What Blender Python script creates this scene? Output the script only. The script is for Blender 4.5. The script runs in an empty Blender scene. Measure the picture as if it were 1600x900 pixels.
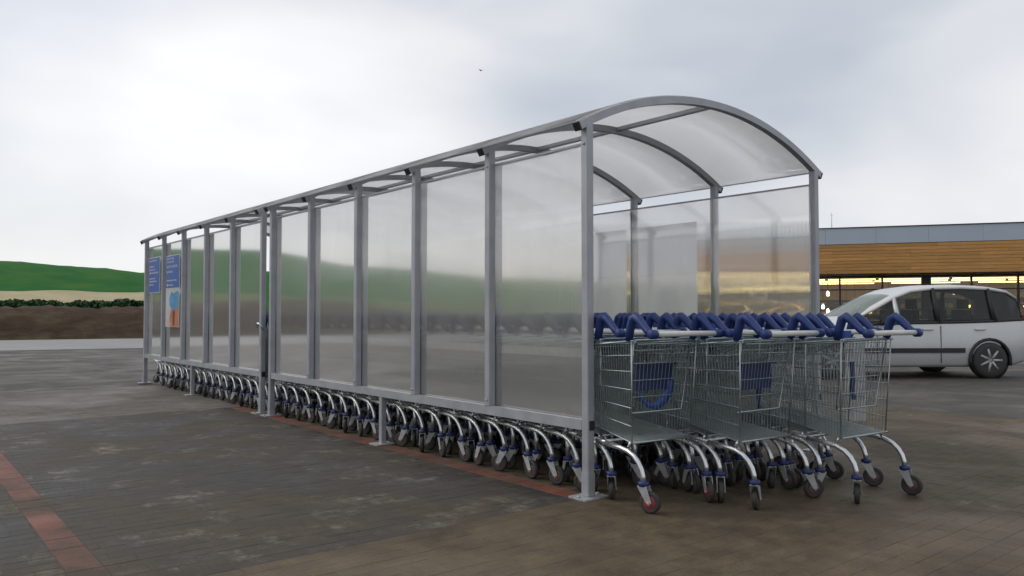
import bpy, bmesh, math, random
from mathutils import Vector, Matrix
random.seed(7)
R = math.radians
scene = bpy.context.scene
COL = scene.collection

# ------------------------------------------------------------------ camera
# world frame: x = across the shelter (0 = near wall), y = along the shelter away from the open end, z = up
F_PX = 1230.0                      # focal length in pixels of a 1600 wide frame
CAM = Vector((-3.341, -3.413, 1.10))
HEAD = R(38.9)                     # heading, clockwise from +y
RIGHT = Vector((math.cos(HEAD), -math.sin(HEAD), 0)); FWD = Vector((math.sin(HEAD), math.cos(HEAD), 0))
cd = bpy.data.cameras.new('camera'); cam = bpy.data.objects.new('camera', cd); COL.objects.link(cam)
cd.sensor_width = 36.0; cd.lens = 36.0 * F_PX / 1600.0; cd.clip_start = 0.05; cd.clip_end = 3000
cam.location = CAM; cam.rotation_euler = (R(90 + 1.86), 0, -HEAD)
scene.camera = cam

# ------------------------------------------------------------------ sky, sun, exposure
SUN_AZ, SUN_EL = HEAD - R(75), R(42)      # clockwise from +y
world = bpy.data.worlds.new('World'); scene.world = world; world.use_nodes = True
def build_sky():
    """overcast: broken cloud over a hazy clear sky, brightest where the cloud thins low over the hill"""
    nt = world.node_tree; N = nt.nodes; L = nt.links; N.clear()
    out = N.new('ShaderNodeOutputWorld'); mix = N.new('ShaderNodeMixShader')
    sky = N.new('ShaderNodeTexSky'); sky.sky_type = 'NISHITA'; sky.sun_disc = False
    sky.sun_elevation = SUN_EL; sky.sun_rotation = SUN_AZ; sky.dust_density = 2.0
    b1 = N.new('ShaderNodeBackground'); b1.inputs[1].default_value = 0.10; L.new(sky.outputs[0], b1.inputs[0])
    b2 = N.new('ShaderNodeBackground'); b2.inputs[1].default_value = 1.0
    tc = N.new('ShaderNodeTexCoord')
    def noise(scale3, loc, s, d, r=0.5, dist=0.0):
        mp = N.new('ShaderNodeMapping'); mp.inputs['Scale'].default_value = scale3; mp.inputs['Location'].default_value = loc
        L.new(tc.outputs['Generated'], mp.inputs[0]); n = N.new('ShaderNodeTexNoise'); n.inputs['Scale'].default_value = s
        n.inputs['Detail'].default_value = d; n.inputs['Roughness'].default_value = r; n.inputs['Distortion'].default_value = dist
        L.new(mp.outputs[0], n.inputs['Vector']); return n.outputs['Fac']
    def M(op, a, b):
        k = N.new('ShaderNodeMath'); k.operation = op
        for i, v in enumerate((a, b)):
            if v is None: continue
            if isinstance(v, (int, float)): k.inputs[i].default_value = v
            else: L.new(v, k.inputs[i])
        return k.outputs[0]
    dot = N.new('ShaderNodeVectorMath'); dot.operation = 'DOT_PRODUCT'; dot.inputs[1].default_value = BREAK_DIR; L.new(tc.outputs['Generated'], dot.inputs[0])
    glow = M('POWER', M('MAXIMUM', dot.outputs['Value'], 0.0), 38.0)
    cl = noise((1.1, 1.1, 2.3), (3.4, 1.4, 0.15), 1.35, 4, 0.45, 0.3)
    sz = N.new('ShaderNodeSeparateXYZ'); L.new(tc.outputs['Generated'], sz.inputs[0])
    low = M('POWER', M('SUBTRACT', 1.0, M('ABSOLUTE', sz.outputs['Z'], None)), 7.0)        # cloud deck pales towards the horizon
    val = M('ADD', M('ADD', M('ADD', M('MULTIPLY', cl, 0.98), -0.035), M('MULTIPLY', glow, 0.27)), M('MULTIPLY', low, 0.16))
    r1 = N.new('ShaderNodeValToRGB'); e = r1.color_ramp.elements
    e[0].position = 0.34; e[0].color = (0.56, 0.60, 0.66, 1); e[1].position = 0.80; e[1].color = (1.0, 1.0, 1.01, 1)
    m = e.new(0.53); m.color = (0.78, 0.79, 0.825, 1)
    L.new(val, r1.inputs[0]); L.new(r1.outputs[0], b2.inputs[0])
    r2 = N.new('ShaderNodeMapRange'); r2.inputs['From Min'].default_value = 0.30; r2.inputs['From Max'].default_value = 0.60
    r2.inputs['To Min'].default_value = 0.62; r2.inputs['To Max'].default_value = 0.98
    L.new(noise((1.2, 1.2, 3.0), (0.7, 5.2, 1.1), 1.7, 4), r2.inputs['Value'])
    L.new(r2.outputs[0], mix.inputs[0]); L.new(b1.outputs[0], mix.inputs[1]); L.new(b2.outputs[0], mix.inputs[2]); L.new(mix.outputs[0], out.inputs[0])
_b = (FWD*math.cos(R(18)) - RIGHT*math.sin(R(18)))*math.cos(R(8)); BREAK_DIR = (_b.x, _b.y, math.sin(R(8)))
SUN_DIR = (math.sin(SUN_AZ) * math.cos(SUN_EL), math.cos(SUN_AZ) * math.cos(SUN_EL), math.sin(SUN_EL))
build_sky()
sl = bpy.data.lights.new('sun', 'SUN'); sl.energy = 1.15; sl.angle = R(40); sl.color = (1.0, 0.96, 0.90)
so = bpy.data.objects.new('sun', sl); COL.objects.link(so)
sd = Vector((math.sin(SUN_AZ) * math.cos(SUN_EL), math.cos(SUN_AZ) * math.cos(SUN_EL), math.sin(SUN_EL)))
so.rotation_euler = sd.to_track_quat('Z', 'Y').to_euler(); so.location = sd * 60
vs = scene.view_settings; vs.view_transform = 'Standard'; vs.look = 'None'; vs.exposure = 0.10; vs.gamma = 1.0; vs.use_curve_mapping = False
scene.cycles.use_denoising = True
scene.cycles.max_bounces = 14; scene.cycles.transmission_bounces = 12; scene.cycles.transparent_max_bounces = 16
scene.cycles.sample_clamp_indirect = 6.0

# ------------------------------------------------------------------ materials
MATS = {}
def nodes(name):
    m = bpy.data.materials.new(name); m.use_nodes = True; nt = m.node_tree; nt.nodes.clear()
    out = nt.nodes.new('ShaderNodeOutputMaterial'); MATS[name] = m
    return m, nt, out
def mat(name, col, rough=0.6, metal=0.0, var=0.12, scale=8.0, bump=0.0, bscale=60.0, spec=0.5, emit=None, estr=0.0, detail=5):
    m, nt, out = nodes(name); L = nt.links
    p = nt.nodes.new('ShaderNodeBsdfPrincipled'); L.new(p.outputs[0], out.inputs[0])
    p.inputs['Roughness'].default_value = rough; p.inputs['Metallic'].default_value = metal
    p.inputs['Specular IOR Level'].default_value = spec
    geo = nt.nodes.new('ShaderNodeNewGeometry')
    n = nt.nodes.new('ShaderNodeTexNoise'); n.inputs['Scale'].default_value = scale; n.inputs['Detail'].default_value = detail
    L.new(geo.outputs['Position'], n.inputs['Vector'])
    mr = nt.nodes.new('ShaderNodeMapRange'); mr.inputs['From Min'].default_value = 0.25; mr.inputs['From Max'].default_value = 0.75
    mr.inputs['To Min'].default_value = 1 - var; mr.inputs['To Max'].default_value = 1 + var
    L.new(n.outputs['Fac'], mr.inputs['Value'])
    mx = nt.nodes.new('ShaderNodeMix'); mx.data_type = 'RGBA'; mx.blend_type = 'MULTIPLY'; mx.inputs[0].default_value = 1.0
    mx.inputs[6].default_value = (*col, 1); L.new(mr.outputs[0], mx.inputs[7]); L.new(mx.outputs[2], p.inputs['Base Color'])
    rr = nt.nodes.new('ShaderNodeMapRange'); rr.inputs['To Min'].default_value = max(0.02, rough - 0.1); rr.inputs['To Max'].default_value = min(1, rough + 0.1)
    L.new(n.outputs['Fac'], rr.inputs['Value']); L.new(rr.outputs[0], p.inputs['Roughness'])
    if bump:
        nb = nt.nodes.new('ShaderNodeTexNoise'); nb.inputs['Scale'].default_value = bscale; nb.inputs['Detail'].default_value = 4
        L.new(geo.outputs['Position'], nb.inputs['Vector'])
        b = nt.nodes.new('ShaderNodeBump'); b.inputs['Strength'].default_value = 1.0; b.inputs['Distance'].default_value = bump
        L.new(nb.outputs['Fac'], b.inputs['Height']); L.new(b.outputs[0], p.inputs['Normal'])
    if emit:
        p.inputs['Emission Color'].default_value = (*emit, 1); p.inputs['Emission Strength'].default_value = estr
    return m

def paving_mat(name, col, stain, light, amount):
    """concrete block paving: muddy stains, blocks of slightly different tone, some dusty pale blocks"""
    m, nt, out = nodes(name); L = nt.links; N = nt.nodes
    p = N.new('ShaderNodeBsdfPrincipled'); L.new(p.outputs[0], out.inputs[0])
    geo = N.new('ShaderNodeNewGeometry'); sep = N.new('ShaderNodeSeparateXYZ'); L.new(geo.outputs['Position'], sep.inputs[0])
    def M(op, a, b=None):
        k = N.new('ShaderNodeMath'); k.operation = op
        for i, v in enumerate((a, b)):
            if v is None: continue
            if isinstance(v, (int, float)): k.inputs[i].default_value = v
            else: L.new(v, k.inputs[i])
        return k.outputs[0]
    row = M('FLOOR', M('DIVIDE', sep.outputs['Y'], 0.1))
    off = M('MULTIPLY', M('MODULO', M('ADD', row, 1000.0), 2.0), 0.1)
    cx = M('FLOOR', M('DIVIDE', M('ADD', sep.outputs['X'], off), 0.2))
    cb = N.new('ShaderNodeCombineXYZ'); L.new(cx, cb.inputs[0]); L.new(row, cb.inputs[1])
    wn = N.new('ShaderNodeTexWhiteNoise'); wn.noise_dimensions = '2D'; L.new(cb.outputs[0], wn.inputs['Vector'])
    def noise(s, d=6, r=0.6, dist=0.0):
        n = N.new('ShaderNodeTexNoise'); n.inputs['Scale'].default_value = s; n.inputs['Detail'].default_value = d
        n.inputs['Roughness'].default_value = r; n.inputs['Distortion'].default_value = dist
        L.new(geo.outputs['Position'], n.inputs['Vector']); return n.outputs['Fac']
    def rng(v, a, b, c, d):
        k = N.new('ShaderNodeMapRange'); L.new(v, k.inputs['Value'])
        for i, x in zip(('From Min', 'From Max', 'To Min', 'To Max'), (a, b, c, d)): k.inputs[i].default_value = x
        return k.outputs[0]
    def mixc(f, a, b, mode='MIX'):
        k = N.new('ShaderNodeMix'); k.data_type = 'RGBA'; k.blend_type = mode
        if isinstance(f, (int, float)): k.inputs[0].default_value = f
        else: L.new(f, k.inputs[0])
        for i, v in ((6, a), (7, b)):
            if isinstance(v, tuple): k.inputs[i].default_value = (*v, 1)
            else: L.new(v, k.inputs[i])
        return k.outputs[2]
    big = noise(0.9, 7, 0.62, 0.6); mid = noise(5.0, 6, 0.65); fine = noise(70.0, 4, 0.7)
    c = mixc(rng(big, 0.38, 0.62, 0, 1), col, stain)
    c = mixc(1.0, c, rng(mid, 0.3, 0.7, 0.66, 1.34), 'MULTIPLY')
    c = mixc(1.0, c, rng(fine, 0.3, 0.7, 0.80, 1.20), 'MULTIPLY')
    c = mixc(1.0, c, rng(wn.outputs['Value'], 0, 1, 0.94, 1.06), 'MULTIPLY')
    dust = M('MULTIPLY', rng(noise(2.3, 6, 0.65), 0.60 - 0.15*amount, 0.68, 0, 1), rng(wn.outputs['Value'], 0.2, 0.9, 0.25, 1.0))
    dust = M('MULTIPLY', dust, rng(noise(14.0, 6, 0.75), 0.44, 0.60, 0, 0.75))
    c = mixc(dust, c, light)
    L.new(c, p.inputs['Base Color'])
    L.new(M('ADD', rng(big, 0.36, 0.62, 0.47, 0.76), rng(mid, 0.3, 0.7, -0.06, 0.14)), p.inputs['Roughness']); p.inputs['Specular IOR Level'].default_value = 0.28
    b = N.new('ShaderNodeBump'); b.inputs['Strength'].default_value = 0.8; b.inputs['Distance'].default_value = 0.004
    L.new(M('ADD', fine, M('MULTIPLY', mid, 0.6)), b.inputs['Height']); L.new(b.outputs[0], p.inputs['Normal'])
    return m

def sheet_mat(name, tint, haze, slope, rough, skins=3.0, back=0.5, grime=0.45, top_only=False):
    """twin-wall polycarbonate: clear sheet whose vertical flutes smear what is behind it sideways"""
    m, nt, out = nodes(name); L = nt.links; N = nt.nodes
    geo = N.new('ShaderNodeNewGeometry')
    w = N.new('ShaderNodeTexWave'); w.wave_type = 'BANDS'; w.bands_direction = 'Y'; w.inputs['Scale'].default_value = 2 * math.pi / (20 * 0.012)
    L.new(geo.outputs['Position'], w.inputs['Vector'])
    b = N.new('ShaderNodeBump'); b.inputs['Strength'].default_value = 1.0; b.inputs['Distance'].default_value = slope * 0.012 / math.pi
    L.new(w.outputs['Fac'], b.inputs['Height'])
    g = N.new('ShaderNodeBsdfGlass'); g.inputs['Color'].default_value = (*tint, 1); g.inputs['Roughness'].default_value = rough; g.inputs['IOR'].default_value = 1.25
    L.new(b.outputs[0], g.inputs['Normal'])
    ent = N.new('ShaderNodeMath'); ent.operation = 'SUBTRACT'; ent.inputs[0].default_value = 1.0; L.new(geo.outputs['Backfacing'], ent.inputs[1])   # flutes act once per sheet, on entry
    L.new(ent.outputs[0], b.inputs['Strength'])
    er = N.new('ShaderNodeMath'); er.operation = 'MULTIPLY'; er.inputs[1].default_value = rough; L.new(ent.outputs[0], er.inputs[0]); L.new(er.outputs[0], g.inputs['Roughness'])
    tr = N.new('ShaderNodeBsdfTransparent'); tr.inputs[0].default_value = (*tint, 1)
    n = N.new('ShaderNodeTexNoise'); n.inputs['Scale'].default_value = 3.0; n.inputs['Detail'].default_value = 6; vm = N.new('ShaderNodeMapping'); vm.inputs['Scale'].default_value = (1.0, 3.5, 0.7); L.new(geo.outputs['Position'], vm.inputs[0]); L.new(vm.outputs[0], n.inputs['Vector'])   # dried drips run down the sheets
    mp = N.new('ShaderNodeMapRange'); mp.inputs['To Min'].default_value = haze * (1 - grime); mp.inputs['To Max'].default_value = haze * (1 + grime)
    L.new(n.outputs['Fac'], mp.inputs['Value'])
    hz = N.new('ShaderNodeMath'); hz.operation = 'MULTIPLY'; L.new(mp.outputs[0], hz.inputs[0]); L.new(ent.outputs[0], hz.inputs[1])
    df = N.new('ShaderNodeBsdfDiffuse'); df.inputs[0].default_value = (0.80, 0.79, 0.76, 1)
    tl = N.new('ShaderNodeBsdfTranslucent'); tl.inputs[0].default_value = (0.88, 0.875, 0.865, 1)
    a = N.new('ShaderNodeMixShader'); a.inputs[0].default_value = back; L.new(df.outputs[0], a.inputs[1]); L.new(tl.outputs[0], a.inputs[2])
    c = N.new('ShaderNodeMixShader'); c.inputs[0].default_value = 0.05; L.new(g.outputs[0], c.inputs[1]); L.new(tr.outputs[0], c.inputs[2])
    # the several skins of the sheet mirror more than one surface does
    fr = N.new('ShaderNodeFresnel'); fr.inputs[0].default_value = 1.5
    k1 = N.new('ShaderNodeMath'); k1.operation = 'MULTIPLY'; k1.inputs[1].default_value = skins; L.new(fr.outputs[0], k1.inputs[0]); k1.use_clamp = True
    k2 = N.new('ShaderNodeMath'); k2.operation = 'SUBTRACT'; k2.inputs[0].default_value = 1.0; L.new(geo.outputs['Backfacing'], k2.inputs[1])
    k3 = N.new('ShaderNodeMath'); k3.operation = 'MULTIPLY'; L.new(k1.outputs[0], k3.inputs[0]); L.new(k2.outputs[0], k3.inputs[1])
    if top_only:      # mirror reflection on upward faces only, underside left without it
        sn = N.new('ShaderNodeSeparateXYZ'); L.new(geo.outputs['True Normal'], sn.inputs[0])
        gt_ = N.new('ShaderNodeMath'); gt_.operation = 'GREATER_THAN'; gt_.inputs[1].default_value = 0.0; L.new(sn.outputs['Z'], gt_.inputs[0])
        k4 = N.new('ShaderNodeMath'); k4.operation = 'MULTIPLY'; L.new(k3.outputs[0], k4.inputs[0]); L.new(gt_.outputs[0], k4.inputs[1]); k3 = k4
    gl = N.new('ShaderNodeBsdfGlossy'); gl.inputs['Roughness'].default_value = 0.06; gl.inputs['Color'].default_value = (0.95, 0.95, 0.95, 1)
    c2 = N.new('ShaderNodeMixShader'); L.new(k3.outputs[0], c2.inputs[0]); L.new(c.outputs[0], c2.inputs[1]); L.new(gl.outputs[0], c2.inputs[2]); c = c2
    d = N.new('ShaderNodeMixShader'); L.new(hz.outputs[0], d.inputs[0]); L.new(c.outputs[0], d.inputs[1]); L.new(a.outputs[0], d.inputs[2])
    L.new(d.outputs[0], out.inputs[0]); return m

def glass_mat(name, tint, refl=0.12):
    m, nt, out = nodes(name); L = nt.links; N = nt.nodes
    fr = N.new('ShaderNodeFresnel'); fr.inputs[0].default_value = 1.5
    tr = N.new('ShaderNodeBsdfTransparent'); tr.inputs[0].default_value = (*tint, 1)
    gl = N.new('ShaderNodeBsdfGlossy'); gl.inputs['Roughness'].default_value = 0.03
    mx = N.new('ShaderNodeMixShader'); L.new(fr.outputs[0], mx.inputs[0]); L.new(tr.outputs[0], mx.inputs[1]); L.new(gl.outputs[0], mx.inputs[2])
    L.new(mx.outputs[0], out.inputs[0]); return m

def wood_mat(name):
    m, nt, out = nodes(name); L = nt.links; N = nt.nodes
    p = N.new('ShaderNodeBsdfPrincipled'); L.new(p.outputs[0], out.inputs[0]); p.inputs['Roughness'].default_value = 0.55
    tc = N.new('ShaderNodeTexCoord'); oi = N.new('ShaderNodeObjectInfo')
    mp = N.new('ShaderNodeMapping'); mp.inputs['Scale'].default_value = (0.7, 8, 26); L.new(tc.outputs['Object'], mp.inputs[0])
    ad = N.new('ShaderNodeVectorMath'); ad.operation = 'ADD'; L.new(mp.outputs[0], ad.inputs[0]); 
    ml = N.new('ShaderNodeMath'); ml.operation = 'MULTIPLY'; ml.inputs[1].default_value = 37.0; L.new(oi.outputs['Random'], ml.inputs[0]); L.new(ml.outputs[0], ad.inputs[1])
    n = N.new('ShaderNodeTexNoise'); n.inputs['Scale'].default_value = 1.6; n.inputs['Detail'].default_value = 7; n.inputs['Distortion'].default_value = 1.2; L.new(ad.outputs[0], n.inputs['Vector'])
    r = N.new('ShaderNodeValToRGB'); e = r.color_ramp.elements; e[0].position = 0.3; e[0].color = (0.35, 0.16, 0.042, 1); e[1].position = 0.7; e[1].color = (0.60, 0.32, 0.085, 1)
    L.new(n.outputs['Fac'], r.inputs[0])
    hv = N.new('ShaderNodeHueSaturation'); mr = N.new('ShaderNodeMapRange'); mr.inputs['To Min'].default_value = 0.8; mr.inputs['To Max'].default_value = 1.15
    L.new(oi.outputs['Random'], mr.inputs['Value']); L.new(mr.outputs[0], hv.inputs['Value']); L.new(r.outputs[0], hv.inputs['Color']); L.new(hv.outputs[0], p.inputs['Base Color'])
    return m

def field_mat(name, c1, c2, c3, stretch):
    m, nt, out = nodes(name); L = nt.links; N = nt.nodes
    p = N.new('ShaderNodeBsdfPrincipled'); L.new(p.outputs[0], out.inputs[0]); p.inputs['Roughness'].default_value = 0.95; p.inputs['Specular IOR Level'].default_value = 0.1
    geo = N.new('ShaderNodeNewGeometry'); mp = N.new('ShaderNodeMapping'); mp.inputs['Scale'].default_value = stretch; L.new(geo.outputs['Position'], mp.inputs[0])
    n = N.new('ShaderNodeTexNoise'); n.inputs['Scale'].default_value = 1.0; n.inputs['Detail'].default_value = 8; n.inputs['Roughness'].default_value = 0.65; L.new(mp.outputs[0], n.inputs['Vector'])
    r = N.new('ShaderNodeValToRGB'); e = r.color_ramp.elements; e[0].position = 0.32; e[0].color = (*c1, 1); e[1].position = 0.68; e[1].color = (*c3, 1); k = e.new(0.5); k.color = (*c2, 1)
    L.new(n.outputs['Fac'], r.inputs[0]); L.new(r.outputs[0], p.inputs['Base Color'])
    b = N.new('ShaderNodeBump'); b.inputs['Distance'].default_value = 0.25; L.new(n.outputs['Fac'], b.inputs['Height']); L.new(b.outputs[0], p.inputs['Normal'])
    return m

alu = mat('grey_coated_aluminium', (0.35, 0.36, 0.385), 0.45, 0.25, 0.14, 7)
galv = mat('galvanised_steel', (0.40, 0.41, 0.41), 0.5, 0.35, 0.18, 25)
black = mat('black_plastic', (0.012, 0.012, 0.014), 0.5)
zinc = mat('zinc_wire', (0.36, 0.41, 0.41), 0.36, 0.85, 0.15, 30)
zinc_tube = mat('zinc_tube', (0.62, 0.64, 0.64), 0.27, 0.9, 0.10, 20)
blue = mat('blue_plastic', (0.008, 0.031, 0.148), 0.5, 0, 0.12, 20)
navy = mat('navy_plastic', (0.010, 0.022, 0.105), 0.45, 0, 0.12, 20)
lblue = mat('light_blue_plastic', (0.016, 0.075, 0.30), 0.45, 0, 0.12, 20)
white_p = mat('white_handle_plastic', (0.62, 0.63, 0.60), 0.4, 0, 0.10, 18)
rubber = mat('grey_rubber', (0.035, 0.034, 0.033), 0.7, 0, 0.25, 40)
hubm = mat('brown_hub', (0.10, 0.055, 0.045), 0.6, 0, 0.25, 40)
hubr = mat('red_hub', (0.26, 0.028, 0.028), 0.5, 0, 0.25, 40)
sheet = sheet_mat('fluted_polycarbonate', (0.995, 0.995, 0.992), 0.22, 0.27, 0.010, 6.0, 0.5, 0.14)
sheet_roof = sheet_mat('roof_polycarbonate', (0.99, 0.99, 0.995), 0.80, 0.20, 0.22, 2.2, 0.90, 0.06, True)
pv_dark = paving_mat('dark_paving', (0.033, 0.031, 0.031), (0.070, 0.056, 0.040), (0.32, 0.285, 0.24), 0.62)
pv_brown = paving_mat('brown_paving', (0.108, 0.080, 0.047), (0.072, 0.056, 0.036), (0.20, 0.175, 0.135), 0.16)
pv_far = paving_mat('pale_paving', (0.135, 0.120, 0.100), (0.095, 0.085, 0.072), (0.22, 0.20, 0.18), 0.3)
pv_red = paving_mat('red_paving', (0.185, 0.062, 0.040), (0.078, 0.055, 0.040), (0.22, 0.13, 0.11), 0.2)
joint = mat('joint_sand', (0.052, 0.045, 0.036), 0.9, 0, 0.4, 6, 0.004, 80)
asphalt = paving_mat('worn_asphalt', (0.088, 0.078, 0.066), (0.060, 0.055, 0.050), (0.15, 0.14, 0.12), 0.2)
road_m = mat('pale_road', (0.24, 0.24, 0.235), 0.8, 0, 0.12, 0.6)
wood = wood_mat('stained_timber')
fascia_m = mat('grey_blue_cladding', (0.38, 0.44, 0.50), 0.45, 0.1, 0.05, 0.6)
dark_m = mat('dark_soffit', (0.030, 0.028, 0.026), 0.7)
frame_m = mat('dark_window_frame', (0.025, 0.024, 0.024), 0.45)
glass = glass_mat('shop_glass', (0.86, 0.88, 0.86))
carglass = glass_mat('car_glass', (0.62, 0.68, 0.62))
inner_wall = mat('warm_shop_wall', (0.56, 0.37, 0.17), 0.8, 0, 0.2, 0.7)
inner_ceil = mat('shop_ceiling', (0.07, 0.055, 0.04), 0.8)
inner_floor = mat('shop_floor', (0.20, 0.17, 0.13), 0.4)
lamp_y = mat('warm_strip_lamp', (0.8, 0.7, 0.4), 0.5, emit=(1.0, 0.74, 0.30), estr=4.2)
lamp_w = mat('white_pendant_lamp', (0.8, 0.8, 0.8), 0.5, emit=(1.0, 0.95, 0.85), estr=3.5)
carpaint = mat('silver_white_paint', (0.56, 0.57, 0.57), 0.25, 0.15, 0.03, 2, spec=0.6)
trim = mat('dark_trim', (0.02, 0.02, 0.021), 0.6)
lampglass = mat('headlamp_glass', (0.55, 0.56, 0.58), 0.1, 0.4)
def film_mat(name, col, var=0.05, scale=5.0, through=0.55):
    """printed plastic film: part of the light comes through from behind"""
    m = mat(name, col, 0.5, 0, var, scale); nt = m.node_tree; L = nt.links
    p = [n for n in nt.nodes if n.type == 'BSDF_PRINCIPLED'][0]; o = [n for n in nt.nodes if n.type == 'OUTPUT_MATERIAL'][0]
    t = nt.nodes.new('ShaderNodeBsdfTranslucent'); k = nt.nodes.new('ShaderNodeMixShader'); k.inputs[0].default_value = through
    L.new(p.inputs['Base Color'].links[0].from_socket, t.inputs[0]); L.new(p.outputs[0], k.inputs[1]); L.new(t.outputs[0], k.inputs[2]); g2 = nt.nodes.new('ShaderNodeNewGeometry'); t2 = nt.nodes.new('ShaderNodeBsdfTransparent'); k2 = nt.nodes.new('ShaderNodeMixShader')   # scatters once per film
    L.new(g2.outputs['Backfacing'], k2.inputs[0]); L.new(k.outputs[0], k2.inputs[1]); L.new(t2.outputs[0], k2.inputs[2]); L.new(k2.outputs[0], o.inputs[0])
    return m
paper = film_mat('white_film', (0.78, 0.78, 0.77), 0.04, 6)
pblue = mat('poster_blue', (0.025, 0.095, 0.36), 0.45, 0, 0.06, 5)
pcyan = mat('poster_light_blue', (0.06, 0.26, 0.48), 0.5, 0, 0.3, 6)
porange = mat('poster_orange', (0.50, 0.14, 0.055), 0.5, 0, 0.3, 8)
pdark = mat('poster_dark_print', (0.10, 0.035, 0.02), 0.5)
field = field_mat('green_crop_field', (0.016, 0.085, 0.018), (0.022, 0.115, 0.024), (0.050, 0.130, 0.024), (0.22, 0.22, 0.7))
soil = field_mat('brown_earth', (0.040, 0.028, 0.018), (0.062, 0.044, 0.028), (0.095, 0.072, 0.045), (0.8, 0.8, 1.6))
stubble = field_mat('beige_stubble', (0.30, 0.25, 0.15), (0.36, 0.31, 0.19), (0.42, 0.37, 0.24), (0.2, 0.2, 0.6))
meadow = field_mat('yellow_green_meadow', (0.055, 0.095, 0.022), (0.085, 0.125, 0.030), (0.115, 0.150, 0.040), (0.15, 0.15, 0.5))
leaf = mat('dark_leaf', (0.020, 0.075, 0.016), 0.7, 0, 0.5, 1.2)
bark = mat('bark', (0.06, 0.045, 0.03), 0.9)
goods = [mat('goods_' + n, c, 0.5, 0, 0.1, 4) for n, c in (('red', (0.45, 0.05, 0.04)), ('orange', (0.55, 0.22, 0.04)), ('yellow', (0.60, 0.42, 0.08)), ('green', (0.10, 0.28, 0.07)), ('cream', (0.6, 0.52, 0.38)), ('brown', (0.22, 0.11, 0.05)))]
signy = mat('yellow_board', (0.75, 0.55, 0.16), 0.6)

# ------------------------------------------------------------------ mesh helpers
class MB:
    def __init__(s): s.v = []; s.f = []; s.m = []; s.sm = []
    def add(s, vs_, fs, mi=0, smooth=False):
        o = len(s.v); s.v += [tuple(p) for p in vs_]; s.f += [tuple(i + o for i in q) for q in fs]; s.m += [mi] * len(fs); s.sm += [smooth] * len(fs)
    def box(s, a, b, mi=0):
        x0, y0, z0 = a; x1, y1, z1 = b
        s.add([(x0,y0,z0),(x1,y0,z0),(x1,y1,z0),(x0,y1,z0),(x0,y0,z1),(x1,y0,z1),(x1,y1,z1),(x0,y1,z1)],
              [(0,3,2,1),(4,5,6,7),(0,1,5,4),(1,2,6,5),(2,3,7,6),(3,0,4,7)], mi)
    def cbox(s, c, d, mi=0, ch=0.004):
        """box with chamfered vertical edges and top/bottom rims"""
        x, y, z = c; a, b, h = d[0] / 2, d[1] / 2, d[2] / 2
        def ring(k, zz): return [(x-a+k,y-b,zz),(x+a-k,y-b,zz),(x+a,y-b+k,zz),(x+a,y+b-k,zz),(x+a-k,y+b,zz),(x-a+k,y+b,zz),(x-a,y+b-k,zz),(x-a,y-b+k,zz)]
        vs_ = ring(ch, z - h) + ring(ch, z + h)
        s.add(vs_, [tuple(range(7, -1, -1)), tuple(range(8, 16))] + [(i, (i+1) % 8, 8 + (i+1) % 8, 8 + i) for i in range(8)], mi)
    def tube(s, pts, r, n=8, mi=0, caps=True, smooth=True, flat=1.0):
        pts = [Vector(p) for p in pts]; rings = []; up0 = None
        rs = r if isinstance(r, (list, tuple)) else [r] * len(pts)
        for i, p in enumerate(pts):
            t = (pts[min(i+1, len(pts)-1)] - pts[max(i-1, 0)]).normalized()
            if up0 is None:
                up0 = Vector((0,0,1)) if abs(t.z) < 0.9 else Vector((0,1,0))
            a = t.cross(up0).normalized(); b = a.cross(t).normalized(); up0 = b
            rings.append([p + (a * math.cos(2*math.pi*k/n + math.pi/n) + b * math.sin(2*math.pi*k/n + math.pi/n) * flat) * rs[i] for k in range(n)])
        vs_ = [q for g in rings for q in g]; fs = []
        for i in range(len(pts)-1):
            for k in range(n): fs.append((i*n+k, i*n+(k+1) % n, (i+1)*n+(k+1) % n, (i+1)*n+k))
        s.add(vs_, fs, mi, smooth)
        if caps:
            o = len(s.v) - len(vs_)
            s.f += [tuple(o + k for k in range(n-1, -1, -1)), tuple(o + (len(pts)-1)*n + k for k in range(n))]; s.m += [mi]*2; s.sm += [False]*2
    def wire(s, a, b, r=0.0022, mi=0):
        s.tube([a, b], r, 4, mi, caps=False, smooth=True)
    def lathe(s, prof, n=20, axis='X', c=(0,0,0), mi=0, smooth=True):
        """prof: (along axis, radius)"""
        vs_ = []
        for h, r in prof:
            for k in range(n):
                t = 2*math.pi*k/n; a, b = r*math.cos(t), r*math.sin(t)
                p = (h, a, b) if axis == 'X' else ((a, h, b) if axis == 'Y' else (a, b, h))
                vs_.append((c[0]+p[0], c[1]+p[1], c[2]+p[2]))
        fs = [(i*n+k, i*n+(k+1) % n, (i+1)*n+(k+1) % n, (i+1)*n+k) for i in range(len(prof)-1) for k in range(n)]
        fs += [tuple(range(n-1,-1,-1)), tuple((len(prof)-1)*n+k for k in range(n))]
        s.add(vs_, fs, mi, smooth)
    def join(s, o, M=None, mi=None):
        vs_ = [M @ Vector(p) for p in o.v] if M else o.v
        k = len(s.v); s.v += [tuple(p) for p in vs_]; s.f += [tuple(i + k for i in q) for q in o.f]
        s.m += ([mi]*len(o.f) if mi is not None else o.m); s.sm += o.sm
    def mesh(s, name, mats):
        me = bpy.data.meshes.new(name); me.from_pydata(s.v, [], s.f)
        for x in (mats if isinstance(mats, (list, tuple)) else [mats]): me.materials.append(x)
        me.polygons.foreach_set('material_index', s.m); me.polygons.foreach_set('use_smooth', s.sm)
        bm = bmesh.new(); bm.from_mesh(me); bmesh.ops.recalc_face_normals(bm, faces=bm.faces); bm.to_mesh(me); bm.free()
        me.update(); return me
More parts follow.
